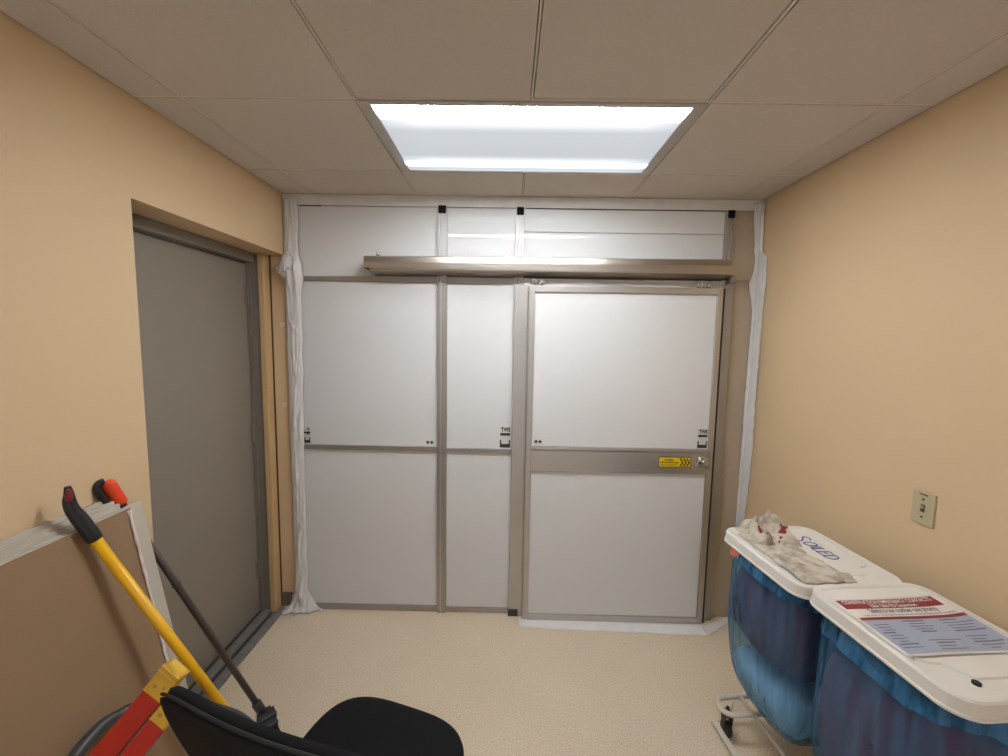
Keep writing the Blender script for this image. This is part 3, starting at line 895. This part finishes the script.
# print on the bags
def scribble(cart, seed, rows):
    bm = bmesh.new()
    rnd = random.Random(seed)
    for (a0, z0, da, dz, n_, r) in rows:
        pts = []
        for i in range(n_):
            a = a0 + da * i / n_ + rnd.uniform(-.035, .035); z = z0 + dz * i / n_ + rnd.uniform(-.011, .011)
            p = bag_point(a, z, 1.012, seed_of[cart.name]); pts.append(p)
        tube(bm, smooth_path(pts, 3), r, 6)
    obj('printed_mark', bm, M['ink'], bpy.data.objects[[c.name for c in cart.children if c.name.startswith('bag') and 'cuff' not in c.name][0]])
seed_of = {far.name: 1.3, near.name: 4.7}
scribble(far, 3, [(R(157), .80, R(10), -.09, 10, .0013), (R(160), .69, R(12), -.10, 14, .0017), (R(167), .70, R(10), -.09, 12, .0015)])
scribble(near, 5, [(R(180), .66, R(12), -.05, 9, .0013), (R(184), .62, R(14), -.09, 14, .0015), (R(193), .57, R(10), -.06, 10, .0014)])

# clothes inside the bags
def bundle(c, seed, k, z0, z1, m, label, grp, tilt=0.0):
    bm = bmesh.new(); N = 72; rows = []
    K = 14
    for j in range(K + 1):
        q = j / K
        e = math.sin(math.pi * min(max(q, .0), 1)) ** .14 if 0 < q < 1 else 0.05
        row = []
        for i in range(N):
            a = 2 * math.pi * i / N
            z = z1 + (z0 - z1) * q
            p = bag_point(a, max(z, .215), k, seed)
            f = e * (1 + 0.05 * noise.noise(Vector((math.cos(a) * 4, math.sin(a) * 4, z * 12))))
            zz = z + tilt * p.y + 0.018 * noise.noise(Vector((math.cos(a) * 3, math.sin(a) * 3, q * 4 + seed)))
            row.append(Vector((p.x * f, p.y * f, zz)))
        rows.append(row)
    loft(bm, rows)
    cz = math.cos(RZ), math.sin(RZ)
    for v in bm.verts:
        x, y = v.co.x, v.co.y
        v.co.x = c[0] + x * cz[0] - y * cz[1]; v.co.y = c[1] + x * cz[1] + y * cz[0]
    return single('clothes_bundle', bm, m, label, 'clothes', grp)
bundle(FC, 1.3, .955, 0.500, 0.86, M['purple_cloth'], 'dark purple clothes filling the upper half of the far blue bag', None, tilt=-0.06)
bundle(FC, 1.3, .955, 0.235, 0.455, M['teal_cloth'], 'pale clothes in the rounded bottom of the far blue bag', None, tilt=-0.06)
bundle(NC, 4.7, .955, 0.250, 0.87, M['purple_cloth'], 'dark purple clothes packed in the near blue bag', None)
bm = bmesh.new()
def fO(u, v):
    a = R(143 + 26 * u); z = .892 - .058 * v * (1 - .45 * u)
    p = bag_point(a, z, 1.050, 1.3)
    x, y = cw(FC, p.x, p.y)
    return Vector((x, y, z)) + Vector((-1, .3, 0)) * crumple((x, y, z), .003, 22)
grid(bm, 16, 10, fO)
single('orange_cloth', bm, M['orange_cloth'], 'small orange cloth hanging out under the far corner of the far lid', 'cloth', thick=.002)

# contact sheet on the near lid
t = thing('contact_sheet', 'laminated emergency contact sheet with red header on the near cart lid', 'notice', (1.17, 1.06, 0.9505))
SX = Vector((math.cos(R(5)), math.sin(R(5)), 0)); SY = Vector((-math.sin(R(5)), math.cos(R(5)), 0))
SO = Vector((1.0055, 0.962, 0.9515))     # near-left corner
SWD, SHT = 0.345, 0.226
def srf(u, v, dz=0.0):
    """slightly wavy sheet, u along the lines, v upward"""
    h = 0.0035 * (0.5 + 0.5 * math.sin(u * 5.5 + v * 2.2)) * (0.35 + u) + 0.012 * max(0, u - .78) ** 2 * 8
    return SO + SX * (u * SWD) + SY * (v * SHT) + Vector((0, 0, h + dz))
bm = bmesh.new(); grid(bm, 40, 24, lambda u, v: srf(u, v))
sheet = obj('sheet', bm, M['paper'], t, thick=0.0006)
def patch(name, u0, u1, v0, v1, m, dz=.0008, par=None):
    bm = bmesh.new(); grid(bm, 40, 6, lambda u, v: srf(u0 + (u1 - u0) * u, v0 + (v1 - v0) * v, dz))
    return obj(name, bm, m, par or t)
hb = patch('header_band', .03, .93, .79, .965, M['paper_red'])
cb = patch('column_band', .03, .97, .575, .628, M['paper_red'])
tb = patch('table_body', .03, .97, .03, .573, M['paper_blue'])
def sheet_text(s, u0, u1, v, size, m, par, bold=0.0):
    bm = bmesh.new()
    text_bm(bm, s, (0, 0, 0), (1, 0, 0), (0, 1, 0), size, 0, width=(u1 - u0) * SWD, bold=bold)
    for q in bm.verts:
        q.co = srf(u0 + q.co.x / SWD, v + q.co.y / SHT, .0014)
    obj('lettering', bm, m, par)
sheet_text('CONSTRUCTION EMERGENCY CONTACTS', .07, .89, .885, .021, M['white_print'], hb, .01)
sheet_text('E&A 5&6 ED Expansion', .28, .70, .81, .019, M['white_print'], hb, .01)
sheet_text('Safety is our number one priority', .20, .82, .705, .026, M['ink'], sheet, .012)
sheet_text('In the event of an emergency, please call one of the following contacts immediately', .10, .93, .648, .010, M['line'], sheet, .01)
bm = bmesh.new()
rnd = random.Random(4)
for col_, (u0, u1) in enumerate(((.05, .27), (.33, .62), (.67, .95))):
    for k in range(11):
        v = .53 - k * .046
        ln = rnd.uniform(.5, .95)
        if rnd.random() < .12: continue
        s = ''.join(rnd.choice('aeioutnrslhdm') for _ in range(3))
        a, b = u0 + (u1 - u0) * (1 - ln) / 2 * rnd.random(), u0 + (u1 - u0) * ln
        grid(bm, 10, 1, lambda u, vv: srf(a + (b - a) * u, v + .012 * vv * (1.6 if k % 4 == 0 else 1), .0014))
obj('table_lines', bm, M['line'], tb)

# rags on the far lid
def rag(name, quad, nu, nv, hfn, m, label, red=None):
    A, B, C, Dd = [Vector((x, y, 0)) for x, y in quad]
    bm = bmesh.new()
    def f(u, v):
        wob = 0.010 * noise.noise(Vector((u * 7, v * 7, 5)))
        p = A.lerp(B, u).lerp(Dd.lerp(C, u), v)
        edge = min(u, 1 - u, v, 1 - v)
        p += Vector((wob, 0.010 * noise.noise(Vector((u * 6, v * 6, 9))), 0))
        p.z = 0.9315 + hfn(u, v, p) * min(1, edge * 14 + .10)
        return p
    grid(bm, nu, nv, f)
    if red:
        for fc in bm.faces:
            c = fc.calc_center_median()
            for (x, y, r) in red:
                if (c.x - x) ** 2 + (c.y - y) ** 2 < r * r * (0.5 + noise.noise(c * 60)): fc.material_index = 1
    bmesh.ops.recalc_face_normals(bm, faces=bm.faces[:])
    return single(name, bm, m, label, 'rag', 'rags on the far lid', thick=.0022)
def ridge(v, sharp=1.8):
    return max(0.0, 1 - sharp * abs(noise.noise(v))) ** 1.6
def warp(p, k):
    return p + Vector((noise.noise(p * 6), noise.noise(p * 6 + Vector((9, 0, 0))), 0)) * k
def h_flat(u, v, p):
    q = warp(p, .05)
    fold = max(0, 1 - abs((u - .66 + .10 * math.sin(v * 5)) * 22)) + 0.7 * max(0, 1 - abs((v - .50 - .45 * u) * 30)) + .6 * max(0, 1 - abs((v - .22 + .25 * u) * 26))
    return 0.003 + 0.008 * ridge(q * 9, 2.6) + 0.005 * abs(noise.noise(q * 22)) + 0.011 * min(1, fold)
def h_bun(u, v, p):
    q = warp(p + Vector((4, 1, 0)), .07)
    m_ = max(0.0, math.sin(math.pi * u) * math.sin(math.pi * v)) ** .5
    return m_ * (0.012 + 0.062 * ridge(q * 8, 2.0) + 0.026 * ridge(q * 19, 2.4) + 0.010 * abs(noise.noise(q * 50)) + 0.026 * max(0, 1 - abs(v - .2 - .15 * u) * 6))
rag('cleaning_rag', [(0.965, 1.655), (1.135, 1.590), (1.178, 1.315), (0.998, 1.300)], 70, 90, h_flat, [M['rag'], M['rag_red']], 'flat stained grey rag spread along the front edge of the far lid')
rag('cleaning_rag', [(0.985, 1.700), (1.145, 1.712), (1.165, 1.555), (0.975, 1.545)], 80, 80, h_bun, [M['rag'], M['rag_red']], 'crumpled pale rag with dark red stains heaped at the far end of the far lid',
    red=[(1.06, 1.59, .02), (1.12, 1.60, .018), (1.02, 1.585, .016), (1.09, 1.57, .012)])

# ================================================================ DRYWALL SHEETS LEANING ON THE LEFT WALL
LEAN = math.atan2(0.205, 1.145)
ez = Vector((-math.sin(LEAN), 0, math.cos(LEAN))); exn = Vector((math.cos(LEAN), 0, math.sin(LEAN)))
def sheet_obj(off, th, ylo, yhi, length, face, label, z_lift=0.0):
    """off: distance behind the front plane"""
    base = Vector((-1.045, 0, 0.004 + z_lift)) - exn * (off + th / 2)
    base.z = 0.004 + z_lift + math.sin(LEAN) * th / 2
    base.x = -1.045 - (off + th / 2) / math.cos(LEAN)
    bm = bmesh.new()
    obox(bm, base + ez * length / 2 + Vector((0, (ylo + yhi) / 2, 0)), exn, (0, 1, 0), ez, th / 2 - .0006, (yhi - ylo) / 2, length / 2, 0.0012, 1)
    for f in bm.faces:
        f.normal_update()
        if abs(f.normal.dot(exn)) > .9: f.material_index = 0
    return single('drywall_sheet', bm, [face, M['board_edge']], label, 'drywall sheet', 'drywall sheets leaning on the left wall', base=(base.x, (ylo + yhi) / 2, 0))
sheet_obj(0.0, .012, 0.10, 1.305, 1.155, M['board_face'], 'brown faced drywall sheet at the front of the stack against the left wall')
sheet_obj(.0124, .011, 0.12, 1.360, 1.158, M['board_pale'], 'drywall sheet directly behind the brown faced front sheet')
sheet_obj(.0265, .011, 0.14, 1.300, 1.172, M['board_pale'], 'third drywall sheet from the front of the leaning stack')
sheet_obj(.0390, .011, 0.13, 1.296, 1.182, M['board_pale'], 'fourth drywall sheet from the front, next to the last')
sheet_obj(.0520, .011, 0.15, 1.300, 1.192, M['board_pale'], 'rearmost drywall sheet touching the left wall')
# pale tape bunched down the right edge of the front sheet
bm = bmesh.new()
def fE(u, v):
    z = 1.12 * v; n_ = 0.004 * noise.noise(Vector((z * 30, u * 3, 0)))
    p = Vector((-1.045, 1.292 + 0.010 * u + n_, 0.006)) + ez * (z + .03)
    return p + exn * (0.0016 + 0.003 * math.sin(math.pi * u) * (1 + noise.noise(Vector((z * 40, 1, u)))))
grid(bm, 6, 160, fE)
o = bpy.data.objects['drywall_sheet']
OFF[o.name] = Vector(o.location)
obj('edge_tape', bm, M['tape_pink'], o, label='pale torn edge tape', thick=.0008)

# ================================================================ LONG HANDLED TOOLS
# yellow pole with black bent grip
A = Vector((-1.228, 1.148, 1.140)); B = Vector((-0.838, 1.375, 0.085))
up = (A - B).normalized()
t = thing('long_handled_tool', 'yellow pole with bent black grip leaning on the drywall stack', 'tool', (B.x, B.y, 0))
bm = bmesh.new(); tube(bm, [A, B], 0.0145, 20)
obj('pole', bm, M['yellow'], t)
bend = Vector((-0.10, -0.02, 1)).normalized()
P = [A - up * .035, A - up * .023, A + up * .02, A + up * .050, A + up * .078, A + up * .078 + bend * .022, A + up * .078 + bend * .046, A + up * .078 + bend * .068]
P[5] = A + up * .078 + (bend * .7 + up * .3) * .025
r_ = [.0160, .0195, .0198, .0190, .0168, .0150, .0115, .0070]
Ps = smooth_path(P, 6); rs = []
for i in range(len(r_) - 1):
    for j in range(6): rs.append(r_[i] + (r_[i + 1] - r_[i]) * j / 6)
rs.append(r_[-1])
bm = bmesh.new(); tube(bm, Ps, rs, 20)
gr = obj('grip', bm, M['rubber'], t)
bm = bmesh.new()
q = [p + Vector((.0075, -.007, 0.001)) for p in Ps[29:41]]
tube(bm, q, [.003 + .0065 * math.sin(math.pi * i / (len(q) - 1)) for i in range(len(q))], 12)
obj('grip_inlay', bm, M['dull_red'], gr)
bm = bmesh.new()
obox(bm, Vector((B.x, B.y, .045)), (1, .6, 0), (-.6, 1, 0), (0, 0, 1), .10, .012, .045, .006)
obj('tool_head', bm, M['rubber'], t)

# dark tube with an orange grip and a black hook, standing on a swivel head
A = Vector((-1.302, 1.306, 1.198)); B = Vector((-1.060, 1.672, 0.030))
up = (A - B).normalized()
t = thing('long_handled_tool', 'dark grey pole with orange grip standing behind the drywall stack', 'tool', (B.x, B.y, 0))
bm = bmesh.new(); tube(bm, [A, B], [0.0105, 0.0125], 18)
tube(bm, [B + up * .82, B + up * .81], 0.0135, 18)
obj('pole', bm, M['dark_tube'], t)
bm = bmesh.new(); tube(bm, [A - up * .05, A - up * .045, A + up * .030, A + up * .040], [.016, .0185, .019, .014], 20)
obj('grip', bm, M['orange'], t, label='orange rubber grip')
bm = bmesh.new()
hk = Vector((-0.012, -0.034, 0.0))
tube(bm, smooth_path([A - up * .045 + hk * .9, A - up * .01 + hk, A + up * .022 + hk * .95, A + up * .040 + hk * .6, A + up * .043 + hk * .25], 5), .0105, 14)
obj('hanging_hook', bm, M['rubber'], t)
bm = bmesh.new()
tube(bm, [B + up * .10, B + up * .09, B + up * .01], [.014, .019, .018], 18)
hd = Vector((0.16, -0.15, 0)).normalized(); hn = Vector((hd.y, -hd.x, 0))
obox(bm, B + Vector((0.0, 0.0, 0.0)) + hd * .035, hd, hn, (0, 0, 1), .050, .022, .018, .006)
obox(bm, B + hd * .03 + Vector((0, 0, .02)), hd, hn, (0, 0, 1), .020, .030, .010, .004)
jt = obj('swivel_joint', bm, M['hose'], t)
bm = bmesh.new()
obox(bm, Vector((B.x, B.y, .014)) + hd * .19, hd, hn, (0, 0, 1), .17, .020, .0135, .006)
obj('head_frame', bm, M['rubber'], t)

# ================================================================ LADDER SECTION
t = thing('folding_ladder', 'red fibreglass folding ladder with yellow riveted end caps behind the chair', 'ladder', (-0.98, 0.78, 0))
d = Vector((-0.085, -0.050, -0.112)).normalized()
wv = Vector((0.050, 0.0, -0.019)).normalized()
wv = (wv - d * wv.dot(d)).normalized()
nv = d.cross(wv).normalized()
if nv.y > 0: nv = -nv          # towards the camera
def channel(name, c, ln, hw, m):
    """C-channel rail: web towards the camera, two flanges behind"""
    bm = bmesh.new(); c = Vector(c)
    mid = c + d * ln / 2
    obox(bm, mid, d, wv, nv, ln / 2, hw, .002, .0008)
    for s in (-1, 1): obox(bm, mid + wv * s * (hw - .002) - nv * .014, d, wv, nv, ln / 2, .002, .014, .0008)
    return obj(name, bm, m, t)
def cap(c, ln, hw):
    bm = bmesh.new(); c = Vector(c)
    obox(bm, c - d * ln / 2 + nv * .001, d, wv, nv, ln / 2, hw + .001, .0035, .0015)
    obox(bm, c - d * (ln - .004) - nv * .016, d, wv, nv, .004, hw + .001, .018, .0015)
    for s in (-1, 1): obox(bm, c - d * ln / 2 + wv * s * (hw - .001) - nv * .014, d, wv, nv, ln / 2, .0025, .017, .0012)
    # raised lip
    obox(bm, c - d * (ln - .006) + nv * .006, d, wv, nv, .006, hw, .004, .002)
    cp = obj('end_cap', bm, M['yellow_cap'], t)
    for a, b in ((.30, -.35), (.42, .42)):
        bm = bmesh.new()
        p = c - d * (ln * a) + wv * hw * b + nv * .004
        tube(bm, [p, p + nv * .002, p + nv * .003], [.0042, .0036, .001], 12)
        obj('rivet', bm, M['rivet'], cp)
C1 = Vector((-0.886, 0.950, 0.809))
C2 = C1 + wv * .050 + d * .022 + nv * .012 + Vector((0, 0, -.012))
r1 = channel('rail', C1, .36, .0265, M['red_rail']); cap(C1, .066, .0265)
r2 = channel('rail', C2, .34, .0215, M['red_rail']); cap(C2, .060, .0215)
# lower, folded-down sections that carry it (below the picture)
bm = bmesh.new()
e1 = C1 + d * .35; f1 = Vector((-0.985, 0.70, 0.0))
for off_ in (Vector((0, 0, 0)), Vector((.05, .02, 0))):
    a_, b_ = e1 + off_, f1 + off_
    dd = (a_ - b_).normalized(); s_ = dd.cross(Vector((0, 1, 0))).normalized()
    obox(bm, (a_ + b_) / 2, dd, s_, dd.cross(s_), (a_ - b_).length / 2 - .008, .024, .012, .001)
obj('folded_section', bm, M['red_rail'], t)
bm = bmesh.new(); tube(bm, [e1 + Vector((0, .02, 0)), e1 + Vector((.05, -.03, 0))], .03, 18)
obj('hinge', bm, M['yellow_cap'], t)

# ================================================================ HOSE LOOP
pts = [(-0.85, 1.0, .02), (-0.96, 0.95, .03), (-1.02, 0.90, .15), (-1.075, 0.86, .35), (-1.110, .895, .52), (-1.122, .955, .60), (-1.125, 1.035, .62), (-1.118, 1.085, .612), (-1.095, 1.125, .602), (-1.035, 1.177, .565), (-0.911, 1.218, .500), (-0.852, 1.240, .440), (-0.800, 1.240, .37), (-0.755, 1.22, .28), (-0.76, 1.10, .12), (-0.74, 0.95, .03), (-0.70, .84, .03)]
bm = bmesh.new(); tube(bm, smooth_path(pts, 12), .0165, 18)
single('hose', bm, M['hose'], 'thick dark grey hose looped against the drywall behind the ladder', 'hose', base=(-0.9, .9, 0))

# ================================================================ CHAIR
CH = Vector((-0.397, 1.062, 0))
t = thing('office_chair', 'black fabric office chair with its back to the camera', 'chair', CH, rz=R(-17), local=True)
SZ = 0.47
def superloop(hx, hy, n_, z, k=64, ytaper=0.0):
    out = []
    for i in range(k):
        a = 2 * math.pi * i / k
        c, s_ = math.cos(a), math.sin(a)
        x = math.copysign(abs(c) ** (2 / n_), c) * hx; y = math.copysign(abs(s_) ** (2 / n_), s_) * hy
        x *= 1 + ytaper * y / hy
        out.append((x, y, z))
    return out
bm = bmesh.new()
L = [superloop(.255 * q, .250 * q, 3.4, z, ytaper=.05) for q, z in ((.90, SZ - .065), (.97, SZ - .055), (1.0, SZ - .04), (1.005, SZ - .025), (.99, SZ - .012), (.95, SZ - .003), (.88, SZ + .001), (.6, SZ + .002), (.3, SZ)) ]
loft(bm, L)
seat = obj('seat', bm, M['chair_fabric'], t)
bm = bmesh.new(); L = [superloop(.236 * q, .232 * q, 3.4, z, ytaper=.05) for q, z in ((.7, SZ - .085), (.95, SZ - .08), (1.0, SZ - .066), (1.0, SZ - .06))]
loft(bm, L); obj('seat_shell', bm, M['chair_shell'], t)
# backrest: curved padded slab, shell behind, piping round the rim
BZ0, BZ1, BW = 0.53, 0.938, 0.290
def back_surf(u, v, off):
    """u across -1..1, v height 0..1; the top corners are rounded, the sides wrap forward"""
    hw = BW * (0.70 + 0.30 * math.sin(math.pi * .5 * v))
    x = u * hw
    top = 1 - 0.06 * abs(u) ** 5
    bot = 0.10 * abs(u) ** 3.0
    vv = bot + (top - bot) * v
    z = BZ0 + (BZ1 - BZ0) * vv
    y = -0.291 + 0.026 * u * u - 0.050 * (vv - .3) + 0.02 * math.cos(vv * 3) + off
    return Vector((x, y, z))
bm = bmesh.new()
def slab(bm, o0, o1, nu=28, nv=18, sc=1.0):
    pts = []
    ring = []
    for i in range(nu + 1): ring.append((-1 + 2 * i / nu, 0))
    for j in range(1, nv + 1): ring.append((1, j / nv))
    for i in range(1, nu + 1): ring.append((1 - 2 * i / nu, 1))
    for j in range(1, nv): ring.append((-1, 1 - j / nv))
    loops = []
    for q, o in ((.0, o0), (.5, o0), (.9, o0), (.97, o0 + .15 * (o1 - o0)), (1.0, o0 + .5 * (o1 - o0)), (.97, o0 + .85 * (o1 - o0)), (.9, o1), (.5, o1), (0, o1)):
        q = max(q, .02)
        loops.append([back_surf(u * q * sc, .5 + (v - .5) * q * sc, o) for u, v in ring])
    loft(bm, loops)
slab(bm, 0.0, 0.036)
bk_ = obj('backrest', bm, M['chair_fabric'], t)
bm = bmesh.new(); slab(bm, -0.014, 0.004, sc=.985)
obj('back_shell', bm, M['chair_shell'], t)
bm = bmesh.new()
rp = [back_surf(-1 + 2 * i / 40, 1.0, 0.0) for i in range(41)]
tube(bm, [p + Vector((0, .0, .001)) for p in rp], .0035, 8)
obj('piping', bm, M['chair_trim'], bk_)
bm = bmesh.new()
tube(bm, smooth_path([(0, -.06, SZ - .09), (0, -.26, SZ - .095), (0, -.335, SZ - .03), (0, -.335, .60), (0, -.322, .68)], 6), .016, 12)
obj('back_bracket', bm, M['chair_shell'], t)
bm = bmesh.new(); tube(bm, [(0, 0, .09), (0, 0, .24), (0, 0, .241), (0, 0, SZ - .085)], [.028, .028, .018, .018], 20)
obox(bm, (0, 0, SZ - .095), (1, 0, 0), (0, 1, 0), (0, 0, 1), .09, .11, .012, .004)
obj('gas_lift', bm, M['chair_shell'], t)
for i in range(5):
    a = R(90 + 72 * i); e = Vector((math.cos(a), math.sin(a), 0))
    bm = bmesh.new(); tube(bm, [e * .02 + Vector((0, 0, .10)), e * .15 + Vector((0, 0, .092)), e * .27 + Vector((0, 0, .072))], [.026, .020, .014], 12)
    lg = obj('leg', bm, M['chair_shell'], t)
    bm = bmesh.new(); s_ = Vector((-e.y, e.x, 0)); c = e * .265 + Vector((0, 0, .028))
    for q in (-1, 1): tube(bm, [c + s_ * q * .006, c + s_ * q * .011, c + s_ * q * .024, c + s_ * q * .027], [.024, .028, .028, .022], 18)
    tube(bm, [c + Vector((0, 0, .01)), c + Vector((0, 0, .05))], .008, 10)
    obj('caster', bm, M['caster'], lg)
